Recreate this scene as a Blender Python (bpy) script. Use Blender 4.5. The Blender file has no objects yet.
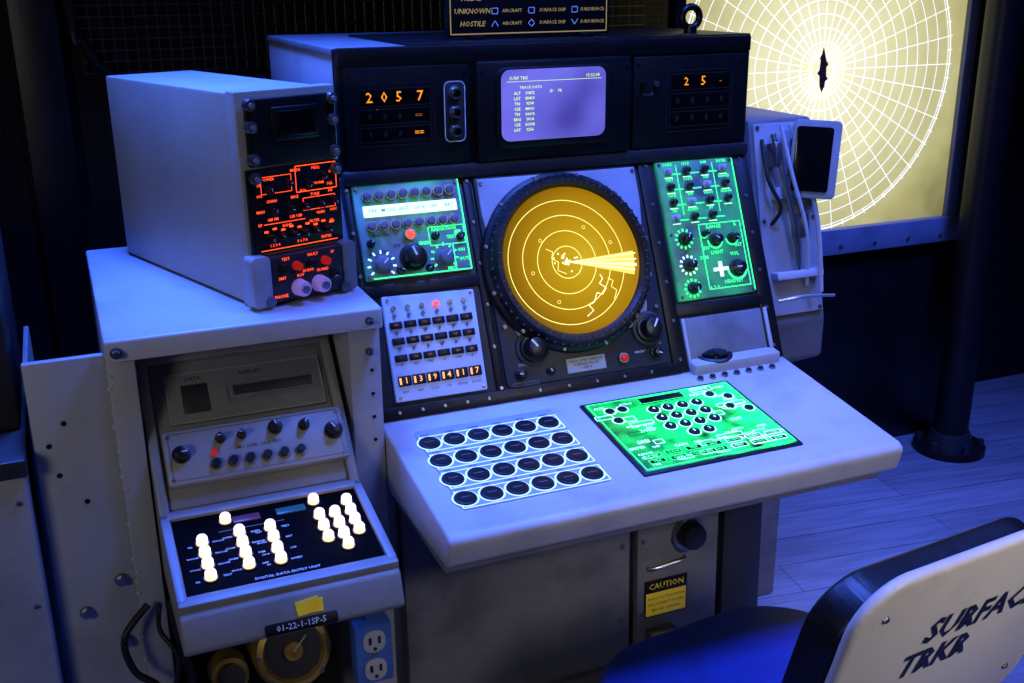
import bpy, bmesh, math, random
from mathutils import Matrix, Vector
random.seed(7)
ZO=1.58
sc=bpy.context.scene
col=bpy.context.collection
try:
    sc.view_settings.view_transform='Standard'
except Exception: pass

# ---------------------------------------------------------------- materials
def lin(c):
    return tuple(((v/255)/12.92 if v/255<=.04045 else ((v/255+.055)/1.055)**2.4) for v in c)
def mat(name,c,rough=.5,metal=0.,c2=None,scale=8.,emis=None,es=0.,bump=0.,bscale=60.,lo=.45,hi=.7,spec=.5):
    m=bpy.data.materials.new(name);m.use_nodes=True;nt=m.node_tree;b=nt.nodes['Principled BSDF']
    c=(*lin(c),1)
    b.inputs['Base Color'].default_value=c
    b.inputs['Roughness'].default_value=rough;b.inputs['Metallic'].default_value=metal;b.inputs['Specular IOR Level'].default_value=spec
    tc=nt.nodes.new('ShaderNodeTexCoord')
    if c2 is not None:
        n=nt.nodes.new('ShaderNodeTexNoise');n.inputs['Scale'].default_value=scale;n.inputs['Detail'].default_value=6;n.inputs['Roughness'].default_value=.65
        nt.links.new(tc.outputs['Object'],n.inputs['Vector'])
        r=nt.nodes.new('ShaderNodeMapRange');r.inputs[1].default_value=lo;r.inputs[2].default_value=hi
        nt.links.new(n.outputs['Fac'],r.inputs[0])
        x=nt.nodes.new('ShaderNodeMix');x.data_type='RGBA';x.inputs[6].default_value=c;x.inputs[7].default_value=(*lin(c2),1)
        nt.links.new(r.outputs[0],x.inputs[0]);nt.links.new(x.outputs[2],b.inputs['Base Color'])
    if bump:
        n2=nt.nodes.new('ShaderNodeTexNoise');n2.inputs['Scale'].default_value=bscale;n2.inputs['Detail'].default_value=3
        nt.links.new(tc.outputs['Object'],n2.inputs['Vector'])
        bp=nt.nodes.new('ShaderNodeBump');bp.inputs['Strength'].default_value=bump;bp.inputs['Distance'].default_value=.01
        nt.links.new(n2.outputs['Fac'],bp.inputs['Height']);nt.links.new(bp.outputs['Normal'],b.inputs['Normal'])
    if emis is not None:
        b.inputs['Emission Color'].default_value=(*lin(emis),1);b.inputs['Emission Strength'].default_value=es
    return m
def glow_noise(name,base,em,es,scale=20.,lo=.4,hi=.7,rough=.4,ax=None):
    """surface lit from behind through an uneven diffuser"""
    m=mat(name,base,rough);nt=m.node_tree;b=nt.nodes['Principled BSDF']
    b.inputs['Emission Color'].default_value=(*lin(em),1)
    tc=nt.nodes.new('ShaderNodeTexCoord');n=nt.nodes.new('ShaderNodeTexNoise');n.inputs['Scale'].default_value=scale;n.inputs['Detail'].default_value=4
    nt.links.new(tc.outputs['Object'],n.inputs['Vector'])
    r=nt.nodes.new('ShaderNodeMapRange');r.inputs[1].default_value=lo;r.inputs[2].default_value=hi;r.inputs[3].default_value=0;r.inputs[4].default_value=es
    nt.links.new(n.outputs['Fac'],r.inputs[0])
    out=r.outputs[0]
    if ax:
        s=nt.nodes.new('ShaderNodeSeparateXYZ');nt.links.new(tc.outputs['Object'],s.inputs[0])
        q=nt.nodes.new('ShaderNodeMapRange');q.inputs[1].default_value=ax[1];q.inputs[2].default_value=ax[2];q.inputs[3].default_value=ax[3];q.inputs[4].default_value=ax[4]
        nt.links.new(s.outputs[ax[0]],q.inputs[0])
        mu=nt.nodes.new('ShaderNodeMath');mu.operation='MULTIPLY';nt.links.new(out,mu.inputs[0]);nt.links.new(q.outputs[0],mu.inputs[1]);out=mu.outputs[0]
    nt.links.new(out,b.inputs['Emission Strength'])
    return m
def radial(name,cx,cy,stops,es,rmax,base=(10,10,10),rough=.15,noise=0.):
    m=mat(name,base,rough);nt=m.node_tree;b=nt.nodes['Principled BSDF']
    tc=nt.nodes.new('ShaderNodeTexCoord')
    mp=nt.nodes.new('ShaderNodeVectorMath');mp.operation='SUBTRACT';mp.inputs[1].default_value=(cx,cy,0)
    nt.links.new(tc.outputs['Object'],mp.inputs[0])
    sm=nt.nodes.new('ShaderNodeVectorMath');sm.operation='MULTIPLY';sm.inputs[1].default_value=(1,1,0);nt.links.new(mp.outputs[0],sm.inputs[0])
    ln=nt.nodes.new('ShaderNodeVectorMath');ln.operation='LENGTH';nt.links.new(sm.outputs[0],ln.inputs[0])
    d=nt.nodes.new('ShaderNodeMath');d.operation='DIVIDE';d.inputs[1].default_value=rmax;nt.links.new(ln.outputs['Value'],d.inputs[0])
    o=d.outputs[0]
    if noise:
        n=nt.nodes.new('ShaderNodeTexNoise');n.inputs['Scale'].default_value=6;n.inputs['Detail'].default_value=5;nt.links.new(tc.outputs['Object'],n.inputs['Vector'])
        a=nt.nodes.new('ShaderNodeMath');a.operation='MULTIPLY_ADD';a.inputs[1].default_value=noise;nt.links.new(n.outputs['Fac'],a.inputs[0]);nt.links.new(o,a.inputs[2]);o=a.outputs[0]
    cr=nt.nodes.new('ShaderNodeValToRGB');e=cr.color_ramp.elements
    while len(e)<len(stops): e.new(.5)
    for i,(p,c) in enumerate(stops): e[i].position=p;e[i].color=(*lin(c),1)
    nt.links.new(o,cr.inputs[0]);nt.links.new(cr.outputs[0],b.inputs['Emission Color']);b.inputs['Emission Strength'].default_value=es
    return m

GREY=mat('painted_grey_metal',(160,160,163),.45,0,(132,132,136),5,bump=.08,lo=.5,hi=.8)
GREYL=mat('light_grey_paint',(178,178,184),.4,0,(146,146,154),6,bump=.06,lo=.5,hi=.8)
GREYD=mat('dull_grey_paint',(112,112,116),.5,0,(88,88,92),7,bump=.08)
BOXG=mat('case_grey_paint',(160,161,152),.5,0,(144,145,138),3,bump=.05)
CHAR=mat('charcoal_panel',(40,40,43),.45,0,(31,31,34),9,bump=.05)
BLK=mat('black_panel',(13,13,15),.4,0,(20,20,22),9,bump=.05,spec=.35)
BLKG=mat('black_gloss',(8,8,9),.15)
KEYBLK=mat('black_key_deck',(4,4,5),.6,spec=.03)
KNOB=mat('black_plastic',(13,13,14),.35)
STEEL=mat('steel',(150,150,155),.3,.9,(110,110,115),20)
CHROME=mat('polished_metal',(210,210,215),.28,.75)
BRASS=mat('brass',(170,140,75),.4,.5,(110,88,40),20)
SCREW=mat('screw_metal',(140,140,145),.35,.8)
WHITE=mat('white_marking',(225,228,230),.5)
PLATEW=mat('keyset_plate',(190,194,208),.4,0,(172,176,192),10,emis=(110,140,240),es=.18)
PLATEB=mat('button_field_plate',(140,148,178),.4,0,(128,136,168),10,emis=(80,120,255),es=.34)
PLATEG=glow_noise('backlit_panel_left',(122,132,130),(40,228,140),.35,9,.48,.80,.4,('X',.02,.25,.5,1.6))
PLATEG2=glow_noise('backlit_panel_right',(80,94,86),(22,225,118),.50,11,.36,.72,.4)
GRN=mat('green_lit_legend',(20,60,45),.4,emis=(50,245,140),es=2.6)
GRNW=mat('white_green_legend',(200,230,220),.4,emis=(190,255,222),es=1.6)
GRND=mat('dim_green_legend',(20,60,45),.4,emis=(60,210,130),es=.9)
RED=mat('red_lamp',(200,30,20),.3,emis=(255,60,45),es=3.)
REDD=mat('red_button',(190,30,20),.3,emis=(255,40,20),es=.25)
AMB=mat('amber_digit',(120,60,10),.4,emis=(255,150,40),es=1.3)
AMBD=mat('dim_amber_digit',(90,50,10),.4,emis=(220,110,25),es=.5)
ORG=mat('orange_red_legend',(90,25,10),.4,emis=(255,72,32),es=2.6)
ORGL=mat('orange_lit_key',(150,80,40),.4,emis=(255,160,90),es=1.8)
PANW=mat('lit_white_line',(220,225,240),.4,emis=(170,205,255),es=1.0)
KEYW=mat('lit_white_key',(235,225,205),.35,emis=(255,214,160),es=1.7)
YEL=mat('yellow_sticker',(220,190,40),.5,emis=(220,190,40),es=.12)
BLUEP=mat('blue_painted_metal',(70,115,200),.4,0,(55,95,175),12)
GLASSD=mat('dark_display_glass',(12,10,12),.15,spec=.4)
RUB=mat('black_rubber',(12,12,13),.6)
GOLD=mat('gold_lettering',(200,165,80),.4,emis=(205,170,90),es=.35)
UNL=mat('unlit_digit',(62,46,34),.4)
VIO=mat('violet_lit_knob',(170,160,190),.3,.3,emis=(150,110,200),es=.35)

# ---------------------------------------------------------------- mesh builder
def frame(o,x,y):
    x=Vector(x).normalized();y=Vector(y).normalized();z=x.cross(y).normalized();y=z.cross(x)
    return Matrix(((x.x,y.x,z.x,o[0]),(x.y,y.y,z.y,o[1]),(x.z,y.z,z.z,o[2]),(0,0,0,1)))
I=Matrix.Identity(4)
def root(name,loc=(0,0,ZO)):
    e=bpy.data.objects.new(name,None);e.empty_display_size=.05;e.location=loc;col.objects.link(e);return e
_tc={}
def textmesh(s,off=.004):
    if (s,off) in _tc: return _tc[(s,off)]
    cu=bpy.data.curves.new('t','FONT');cu.body=s;cu.size=1;cu.align_x='CENTER';cu.align_y='CENTER';cu.resolution_u=1;cu.offset=off
    ob=bpy.data.objects.new('t',cu);col.objects.link(ob);dg=bpy.context.evaluated_depsgraph_get();me=ob.evaluated_get(dg).to_mesh()
    r=([tuple(v.co) for v in me.vertices],[tuple(p.vertices) for p in me.polygons])
    ob.evaluated_get(dg).to_mesh_clear();bpy.data.objects.remove(ob);bpy.data.curves.remove(cu)
    _tc[(s,off)]=r;return r
def rrect(cx,cy,w,h,r,n=5):
    p=[]
    for (sx,sy,a) in ((1,1,0),(-1,1,90),(-1,-1,180),(1,-1,270)):
        for i in range(n+1):
            t=math.radians(a+90*i/n);p.append((cx+sx*(w/2-r)+r*math.cos(t),cy+sy*(h/2-r)+r*math.sin(t)))
    return p
class MB:
    def __init__(s,parent,name,base=I):
        s.v=[];s.f=[];s.mi=[];s.mats=[];s.parent=parent;s.name=name;s.base=base
    def _m(s,m):
        if m not in s.mats:s.mats.append(m)
        return s.mats.index(m)
    def raw(s,vs,fs,M,m):
        k=len(s.v);i=s._m(m)
        for c in vs:s.v.append(M@Vector(c))
        for f in fs:s.f.append([k+a for a in f]);s.mi.append(i)
    def bm(s,bm,M,m):
        bm.verts.index_update();s.raw([v.co.copy() for v in bm.verts],[[v.index for v in f.verts] for f in bm.faces],M,m);bm.free()
    def box(s,M,x0,x1,y0,y1,z0,z1,m,bev=0.,seg=2):
        b=bmesh.new();bmesh.ops.create_cube(b,size=1)
        for v in b.verts:v.co=Vector(((x0+x1)/2+v.co.x*(x1-x0),(y0+y1)/2+v.co.y*(y1-y0),(z0+z1)/2+v.co.z*(z1-z0)))
        if bev:bmesh.ops.bevel(b,geom=b.edges[:],offset=bev,segments=seg,profile=.5,affect='EDGES')
        s.bm(b,M,m)
    def poly(s,M,pts,z0,z1,m,bev=0.,seg=2):
        b=bmesh.new();lo=[b.verts.new((p[0],p[1],z0)) for p in pts];hi=[b.verts.new((p[0],p[1],z1)) for p in pts];n=len(pts)
        b.faces.new(hi);b.faces.new(lo[::-1])
        for i in range(n):b.faces.new((lo[i],lo[(i+1)%n],hi[(i+1)%n],hi[i]))
        bmesh.ops.recalc_face_normals(b,faces=b.faces[:])
        if bev:bmesh.ops.bevel(b,geom=b.edges[:],offset=bev,segments=seg,profile=.5,affect='EDGES',clamp_overlap=True)
        s.bm(b,M,m)
    def cyl(s,M,x,y,z0,h,r,m,r2=None,seg=24,bev=0.):
        r2=r if r2 is None else r2;b=bmesh.new()
        bmesh.ops.create_cone(b,cap_ends=True,segments=seg,radius1=r,radius2=r2,depth=h)
        if bev:
            es=[e for e in b.edges if all(v.co.z>0 for v in e.verts)];bmesh.ops.bevel(b,geom=es,offset=bev,segments=2,profile=.5,affect='EDGES')
        s.bm(b,M@Matrix.Translation((x,y,z0+h/2)),m)
    def lathe(s,M,x,y,prof,m,seg=64):
        vs=[];fs=[]
        for i in range(seg):
            a=2*math.pi*i/seg
            for (r,z) in prof:vs.append((x+r*math.cos(a),y+r*math.sin(a),z))
        n=len(prof)
        for i in range(seg):
            for j in range(n-1):
                a=i*n+j;c=((i+1)%seg)*n+j;fs.append((a,c,c+1,a+1))
        s.raw(vs,fs,M,m)
    def arc(s,M,x,y,z,r0,r1,m,a0=0,a1=360,seg=64):
        vs=[];fs=[];n=max(2,int(seg*abs(a1-a0)/360))
        for i in range(n+1):
            a=math.radians(a0+(a1-a0)*i/n);vs+=[(x+r0*math.cos(a),y+r0*math.sin(a),z),(x+r1*math.cos(a),y+r1*math.sin(a),z)]
        for i in range(n):fs.append((2*i,2*i+1,2*i+3,2*i+2))
        s.raw(vs,fs,M,m)
    def line(s,M,p,q,w,z,m,w2=None):
        d=Vector((q[0]-p[0],q[1]-p[1]));L=d.length
        if L<1e-6:return
        n=Vector((-d.y,d.x))/L*w/2;n2=n if w2 is None else n*(w2/w)
        s.raw([(p[0]+n.x,p[1]+n.y,z),(p[0]-n.x,p[1]-n.y,z),(q[0]-n2.x,q[1]-n2.y,z),(q[0]+n2.x,q[1]+n2.y,z)],[(0,1,2,3)],M,m)
    def rect(s,M,x0,x1,y0,y1,z,w,m):
        for a,b in (((x0,y0),(x1,y0)),((x1,y0),(x1,y1)),((x1,y1),(x0,y1)),((x0,y1),(x0,y0))):s.line(M,a,b,w,z,m)
    def tor(s,M,x,y,z,R,r,m,seg=40,ss=12):
        s.lathe(M,x,y,[(R+r*math.cos(2*math.pi*j/ss),z+r*math.sin(2*math.pi*j/ss)) for j in range(ss+1)],m,seg)
    def tube(s,pts,r,m,M=I,seg=10,res=6):
        P=[Vector(p) for p in pts];Q=[]
        for i in range(len(P)-1):
            p0=P[max(i-1,0)];p1=P[i];p2=P[i+1];p3=P[min(i+2,len(P)-1)]
            for k in range(res):
                t=k/res;Q.append(.5*((2*p1)+(-p0+p2)*t+(2*p0-5*p1+4*p2-p3)*t*t+(-p0+3*p1-3*p2+p3)*t**3))
        Q.append(P[-1]);vs=[];fs=[]
        up=Vector((.13,.31,.94)).normalized()
        for i,q in enumerate(Q):
            d=(Q[min(i+1,len(Q)-1)]-Q[max(i-1,0)]).normalized();a=d.cross(up).normalized();b2=d.cross(a)
            for k in range(seg):
                t=2*math.pi*k/seg;vs.append(q+r*(math.cos(t)*a+math.sin(t)*b2))
        for i in range(len(Q)-1):
            for k in range(seg):fs.append((i*seg+k,i*seg+(k+1)%seg,(i+1)*seg+(k+1)%seg,(i+1)*seg+k))
        fs.append(list(range(seg))[::-1]);fs.append([(len(Q)-1)*seg+k for k in range(seg)])
        s.raw(vs,fs,M,m)
    def text(s,M,t,x,y,z,size,m,rot=0.,sx=1.,shear=0.,off=.004):
        vs,fs=textmesh(t,off)
        S=Matrix(((sx,shear,0,0),(0,1,0,0),(0,0,1,0),(0,0,0,1)))
        s.raw(vs,fs,M@Matrix.Translation((x,y,z))@Matrix.Rotation(rot,4,'Z')@Matrix.Scale(size,4)@S,m)
    def knob(s,M,x,y,z,r,h,m=None,ptr=WHITE,ang=None):
        m=m or KNOB
        s.cyl(M,x,y,z,h*.3,r,m,seg=24,bev=r*.08);s.cyl(M,x,y,z+h*.3,h*.7,r*.78,m,r*.68,seg=16,bev=r*.1)
        if ang is None:ang=random.uniform(0,6.28)
        if ptr:s.line(M,(x,y),(x+r*.66*math.cos(ang),y+r*.66*math.sin(ang)),r*.14,z+h*1.012,ptr)
    def screw(s,M,x,y,z,r=.005,m=None):
        s.cyl(M,x,y,z,r*.6,r,m or SCREW,r*.8,seg=10);s.line(M,(x-r*.6,y-r*.3),(x+r*.6,y+r*.3),r*.25,z+r*.62,BLK)
    def done(s):
        me=bpy.data.meshes.new(s.name);inv=s.base.inverted()
        me.from_pydata([tuple(inv@Vector(v)) for v in s.v],[],s.f)
        for m in s.mats:me.materials.append(m)
        me.polygons.foreach_set('material_index',s.mi);me.polygons.foreach_set('use_smooth',[True]*len(s.f));me.update()
        me.set_sharp_from_angle(angle=math.radians(32))
        o=bpy.data.objects.new(s.name,me);col.objects.link(o)
        if s.parent:o.parent=s.parent
        o.matrix_local=s.base
        return o
def sideM(x0): # local x -> world y, local y -> world z, local z -> world x
    return Matrix(((0,0,1,x0),(1,0,0,0),(0,1,0,0),(0,0,0,1)))
FA=frame((0,0,0),(1,0,0),(0,0,1))
FB=frame((0,0,-.2615),(1,0,0),(0,.2098,.4719))
FC=frame((0,-.2098,-.7334),(1,0,0),(0,.426,.0604))
WORDS=['RANGE','IFF','MODE','SEL','AUX','VIDEO','GAIN','TRK','SWEEP','DIM','HOOK','OFF','TEST','CH A','CH B','AUDIO','SYM','ANT','BRT','RADAR','ALT','CODE','ENTER','CLEAR']
W=lambda:random.choice(WORDS)

# ================================================================= RADAR CONSOLE
con=root('radar_console')
b=MB(con,'cabinet_body')
prof=[(0,0),(0,-.2615),(-.2098,-.7334),(-.19,-.80),(-.17,-1.50),(-.10,-1.52),(-.10,-1.58),(.71,-1.58),(.71,0)]
b.poly(sideM(0),prof,0.0,.985,GREY,.006)
b.box(I,-.004,.99,.02,.70,-.012,.004,GREYD,.003)
b.done()
b=MB(con,'upper_housing')
b.box(FA,-.004,1.004,-.262,.004,-.012,.012,BLK,.006)
b.box(FA,.0,1.0,-.03,.006,.008,.02,BLK,.004)
b.box(FA,-.002,1.002,-.275,-.245,.0,.03,CHAR,.006)
b.box(FA,.012,.285,-.243,-.034,.012,.022,BLK,.003)
b.box(FA,.298,.672,-.243,-.030,.012,.034,BLK,.006)
b.box(FA,.685,.990,-.243,-.034,.012,.022,BLK,.003)
b.box(I,.16,1.004,-.01,.5,.0035,.009,BLK,.002)
for x in (.02,.275,.31,.66,.695,.98):
    for y in (-.05,-.232):b.screw(FA,x,y,.022 if not .3<x<.67 else .034,.004,BLK)
for (y0,y1) in ((-.078,-.113),(-.119,-.150),(-.156,-.186)):
    b.box(FA,.04,.195,y1,y0,.02,.0245,GLASSD,.002);b.rect(FA,.04,.195,y1,y0,.0248,.0015,CHAR)
for i,(ch_,x) in enumerate(zip('2057',(.062,.094,.126,.172))):b.text(FA,ch_,x,-.0955,.0262,.030,AMB)
for i,x in enumerate((.062,.094,.126)):
    b.text(FA,'8',x,-.135,.0262,.018,UNL);b.text(FA,'8',x,-.171,.0262,.018,UNL)
b.text(FA,'==',.168,-.135,.0262,.014,AMBD);b.text(FA,'==',.168,-.171,.0262,.018,AMB)
b.text(FA,'-',.078,-.118,.0262,.012,AMBD)
b.rect(FA,.032,.203,-.195,-.068,.0235,.0015,CHAR)
b.poly(FA,rrect(.249,-.132,.05,.13,.012),.02,.026,CHAR,.002)
r=rrect(.249,-.132,.046,.126,.012)
for i in range(len(r)):b.line(FA,r[i],r[(i+1)%len(r)],.002,.0268,WHITE)
for y in (-.092,-.132,-.172):
    b.cyl(FA,.249,y,.026,.012,.0145,STEEL,.012,seg=20,bev=.002);b.cyl(FA,.249,y,.038,.006,.008,BLKG,seg=14)
b.rect(FA,.772,.95,-.207,-.068,.0235,.0015,CHAR)
for (y0,y1) in ((-.076,-.112),(-.120,-.154),(-.162,-.196)):
    b.box(FA,.78,.943,y1,y0,.02,.0245,GLASSD,.002);b.rect(FA,.78,.943,y1,y0,.0248,.0015,CHAR)
b.text(FA,'2',.822,-.094,.0262,.026,AMB);b.text(FA,'5',.868,-.094,.0262,.030,AMB);b.text(FA,'-',.915,-.094,.0262,.022,AMBD)
for y in (-.137,-.178):
    for x in (.8,.84,.88,.92):b.text(FA,'8',x,y,.0262,.022,UNL)
b.cyl(FA,.708,-.095,.022,.01,.007,KNOB);b.text(FA,'O---O',.722,-.118,.0226,.012,GREYD)
b.cyl(FA,.742,-.095,.022,.008,.006,STEEL)
b.poly(FA,rrect(.480,-.130,.28,.172,.022),.030,.042,BLK,.004)
b.done()
SCR=mat('blue_crt',(20,20,40),.12)
nt=SCR.node_tree;pb=nt.nodes['Principled BSDF'];tc=nt.nodes.new('ShaderNodeTexCoord');n=nt.nodes.new('ShaderNodeTexNoise');n.inputs['Scale'].default_value=7;n.inputs['Detail'].default_value=1
nt.links.new(tc.outputs['Object'],n.inputs['Vector']);cr=nt.nodes.new('ShaderNodeValToRGB');cr.color_ramp.elements[0].position=.32;cr.color_ramp.elements[0].color=(*lin((76,72,176)),1);cr.color_ramp.elements[1].position=.68;cr.color_ramp.elements[1].color=(*lin((118,116,244)),1)
nt.links.new(n.outputs['Fac'],cr.inputs[0]);nt.links.new(cr.outputs[0],pb.inputs['Emission Color']);pb.inputs['Emission Strength'].default_value=.92
b=MB(con,'data_screen',FA)
b.poly(FA,rrect(.476,-.125,.252,.152,.02,8),.038,.0445,SCR,.003)
TXW=mat('screen_text',(240,240,200),.4,emis=(250,250,225),es=1.3);TXY=mat('screen_text_yellow',(220,230,80),.4,emis=(215,245,100),es=1.1)
b.text(FA,'SURF TRK',.390,-.067,.0455,.010,TXY);b.text(FA,'15:32:08',.568,-.067,.0455,.010,TXY)
b.line(FA,(.362,-.074),(.590,-.074),.0010,.0455,TXY)
b.text(FA,'TRACK DATA',.418,-.087,.0455,.0085,TXY)
for i in range(8):
    y=-.099-.0112*i
    b.text(FA,random.choice(['TN','CSE','SPD','BRG','RNG','ALT','LAT','LON']),.386,y,.0455,.009,TXY,off=.015);b.text(FA,str(random.randint(100,99999)),.416,y,.0455,.009,TXY,off=.015)
b.text(FA,'ID',.468,-.097,.0455,.009,TXY);b.text(FA,'FR',.488,-.097,.0455,.009,TXY)
b.done()

b=MB(con,'sloped_panel')
b.box(FB,-.003,1.003,-.522,.0,-.02,.008,CHAR,.004)
for x0,x1 in ((-.003,.010),(.262,.282),(.70,.738),(.962,1.003)):
    b.box(FB,x0,x1,-.52,-.004,.006,.014,BLK,.003)
b.box(FB,.0,.27,-.262,-.236,.006,.013,BLK,.003)
b.box(FB,.73,.98,-.392,-.362,.006,.014,BLK,.003)
b.box(FB,0,.72,-.522,-.495,.006,.016,BLK,.003)
for x in (.003,.272,.72,.98):
    for i in range(6):b.screw(FB,x,-.03-.092*i,.014,.0045)
for i in range(5):b.screw(FB,.04+.05*i,-.508,.016,.004);b.screw(FB,.36+.07*i,-.508,.016,.004)
b.done()
# --- M1
b=MB(con,'iff_control_panel',FB)
z=.018
b.box(FB,.014,.252,-.226,-.022,.006,z,PLATEG,.003)
for x,y in ((.022,-.03),(.244,-.03),(.022,-.218),(.244,-.218)):b.screw(FB,x,y,z,.005)
b.box(FB,.03,.238,-.092,-.068,z,z+.004,GRNW,.001)
for i in range(6):b.text(FB,W(),.05+.034*i,-.080,z+.0046,.011,CHAR)
for i in range(8):
    for y in (-.048,-.112):
        b.cyl(FB,.042+.0262*i,y,z,.008,.0118,STEEL,seg=20);b.cyl(FB,.042+.0262*i,y,z+.008,.006,.0095,GREYD,.008,seg=18,bev=.001)
b.cyl(FB,.122,-.137,z,.01,.013,STEEL);b.cyl(FB,.122,-.137,z+.01,.008,.0095,RED,.007,bev=.002)
b.knob(FB,.122,-.186,z,.03,.032,ang=1.9)
for (x,y,r) in ((.052,-.195,.021),(.192,-.192,.021)):
    b.knob(FB,x,y,z,r,.024,GREYD,ang=.8)
    for k in range(9):
        a=math.radians(-40+k*32);b.line(FB,(x+r*1.15*math.cos(a),y+r*1.15*math.sin(a)),(x+r*1.5*math.cos(a),y+r*1.5*math.sin(a)),.0035,z+.001,GRNW if x<.1 else GRN)
for (x,y) in ((.035,-.148),(.178,-.145),(.235,-.15),(.09,-.21),(.155,-.212)):b.knob(FB,x,y,z,.009,.018)
for (x,y,t) in ((.06,-.132,'MASTER'),(.09,-.158,'OFF'),(.152,-.158,'EMER'),(.2,-.131,'RADIATION'),(.215,-.15,'TEST'),(.232,-.18,'ON'),(.236,-.2,'OUT'),(.205,-.218,'MIC'),(.06,-.168,'STBY'),(.03,-.172,'A')):b.text(FB,t,x,y,z+.001,.0105,GRN if x>.14 else CHAR)
b.rect(FB,.165,.245,-.165,-.125,z+.001,.0015,GRN);b.line(FB,(.215,-.165),(.215,-.222),.002,z+.001,GRN)
b.line(FB,(.249,-.223),(.249,-.0245),.003,z+.001,GRN);b.line(FB,(.03,-.223),(.249,-.223),.0025,z+.001,GRN)
b.box(FB,.224,.236,-.146,-.137,z,z+.004,GRN)
b.done()
# --- M2
b=MB(con,'numeric_keyset_panel',FB)
b.poly(FB,[(.040,-.262),(.245,-.268),(.240,-.488),(.036,-.486)],.006,z,PLATEW,.003)
for x,y in ((.05,-.272),(.236,-.276),(.046,-.478),(.232,-.48)):b.screw(FB,x,y,z,.004)
for i in range(6):
    x=.06+.0315*i
    b.cyl(FB,x,-.29,z,.005,.0055,RED if i==3 else STEEL,seg=14);b.cyl(FB,x,-.306,z,.004,.004,GREYD,seg=12)
    for y in (-.326,-.360,-.396):
        b.box(FB,x-.0135,x+.0135,y-.0075,y+.0075,z,z+.006,BLK,.0015)
        b.text(FB,'==',x,y,z+.0065,.008,AMBD if (i+int(-y*100))%3 else UNL)
        b.text(FB,random.choice(['OPR','A','TRK','NO','B']),x,y-.014,z+.001,.007,CHAR)
    b.cyl(FB,x,-.342,z,.003,.003,GREYD,seg=10);b.cyl(FB,x,-.377,z,.003,.003,GREYD,seg=10)
    b.box(FB,x-.014,x+.014,-.455,-.433,z,z+.006,BLK,.0015)
    b.text(FB,random.choice('123456789')+'',x+.003,-.444,z+.0068,.018,ORGL);b.box(FB,x-.012,x-.008,-.451,-.437,z+.004,z+.0075,ORGL)
    b.text(FB,W(),x,-.467,z+.001,.007,CHAR)
b.done()
# --- M3 scope
sx,sy=.478,-.234
PLS=mat('scope_plate',(160,162,166),.4,0,(140,142,146),6,bump=.05)
b=MB(con,'radar_scope_bezel',FB)
b.poly(FB,rrect(.489,-.258,.405,.47,.012),.006,.016,CHAR,.003)
b.poly(FB,[(.292,-.03),(.686,-.03),(.686,-.11),(.655,-.36),(.64,-.40),(.335,-.40),(.32,-.36),(.292,-.11)],.014,.022,PLS,.003)
b.lathe(FB,sx,sy,[(.206,.02),(.203,.03),(.195,.034),(.192,.048),(.184,.062),(.174,.062),(.169,.056),(.166,.044),(.165,.036)],BLK,96)
for k in range(72):
    a=math.radians(k*5);c,s_=math.cos(a),math.sin(a)
    b.line(FB,(sx+.1745*c,sy+.1745*s_),(sx+(.178 if k%2 else .182)*c,sy+(.178 if k%2 else .182)*s_),.0013,.0628,GREYD)
for k in range(12):
    a=math.radians(15+k*30);b.screw(FB,sx+.2*math.cos(a),sy+.2*math.sin(a),.032,.005)
for k in range(60):
    a=math.radians(k*6);b.box(FB@Matrix.Translation((sx,sy,0))@Matrix.Rotation(a,4,'Z'),.1885,.1945,-.003,.003,.034,.050,CHAR)
for x,y in ((.30,-.04),(.678,-.04),(.295,-.2),(.683,-.2),(.30,-.36),(.678,-.36)):b.screw(FB,x,y,.022,.0055)
b.knob(FB,.358,-.414,.016,.031,.036,ang=2.2);b.knob(FB,.648,-.408,.016,.031,.036,ang=1)
b.lathe(FB,.358,-.414,[(.04,.014),(.04,.022),(.033,.024)],CHAR,32);b.lathe(FB,.648,-.408,[(.04,.014),(.04,.022),(.033,.024)],CHAR,32)
b.knob(FB,.320,-.468,.016,.013,.02);b.knob(FB,.658,-.465,.016,.013,.02);b.knob(FB,.392,-.470,.016,.01,.015)
b.box(FB,.432,.528,-.482,-.450,.016,.019,GREYL,.001)
for i,t in enumerate(('RADIO AND WEAPON','SURFACE TRACK','UNIT 4')):b.text(FB,t,.48,-.457-.0085*i,.0195,.008,BLK)
b.cyl(FB,.572,-.466,.016,.010,.012,STEEL);b.cyl(FB,.572,-.466,.026,.007,.008,REDD,bev=.002)
b.rect(FB,.30,.36,-.492,-.486,.0165,.001,GREYD);b.text(FB,'DIMMER',.335,-.448,.0165,.009,GREYL);b.text(FB,'BRIGHT',.62,-.458,.0165,.008,GREYL);b.text(FB,'FOCUS',.665,-.445,.0165,.008,GREYL)
b.done()
AMBS=radial('amber_phosphor',sx+.03,sy+.0,[(0,(228,190,44)),(.35,(206,164,22)),(.72,(178,132,12)),(1,(112,80,10))],.90,.22,(14,9,3),.10,.12)
RING=mat('range_ring',(250,200,60),.4,emis=(255,240,115),es=1.1)
SWP=mat('sweep_trace',(250,220,120),.4,emis=(255,246,150),es=1.2)
SWD=mat('sweep_afterglow',(230,190,60),.4,emis=(238,208,66),es=1.0)
b=MB(con,'radar_scope_screen',FB)
b.cyl(FB,sx,sy,.036,.008,.168,AMBS,seg=96)
cx,cy=sx-.014,sy-.004;zs=.0447
for r in (.036,.071,.106,.140):
    b.arc(FB,cx,cy,zs,r-.0010,r+.0010,RING,seg=128)
vs=[(cx,cy,zs+.0002)]
for k in range(13):
    a=math.radians(-16+k*1.6);vs.append((cx+.167*math.cos(a),cy+.167*math.sin(a),zs+.0002))
b.raw(vs,[(0,k+1,k+2) for k in range(12)],FB,SWD)
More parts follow.
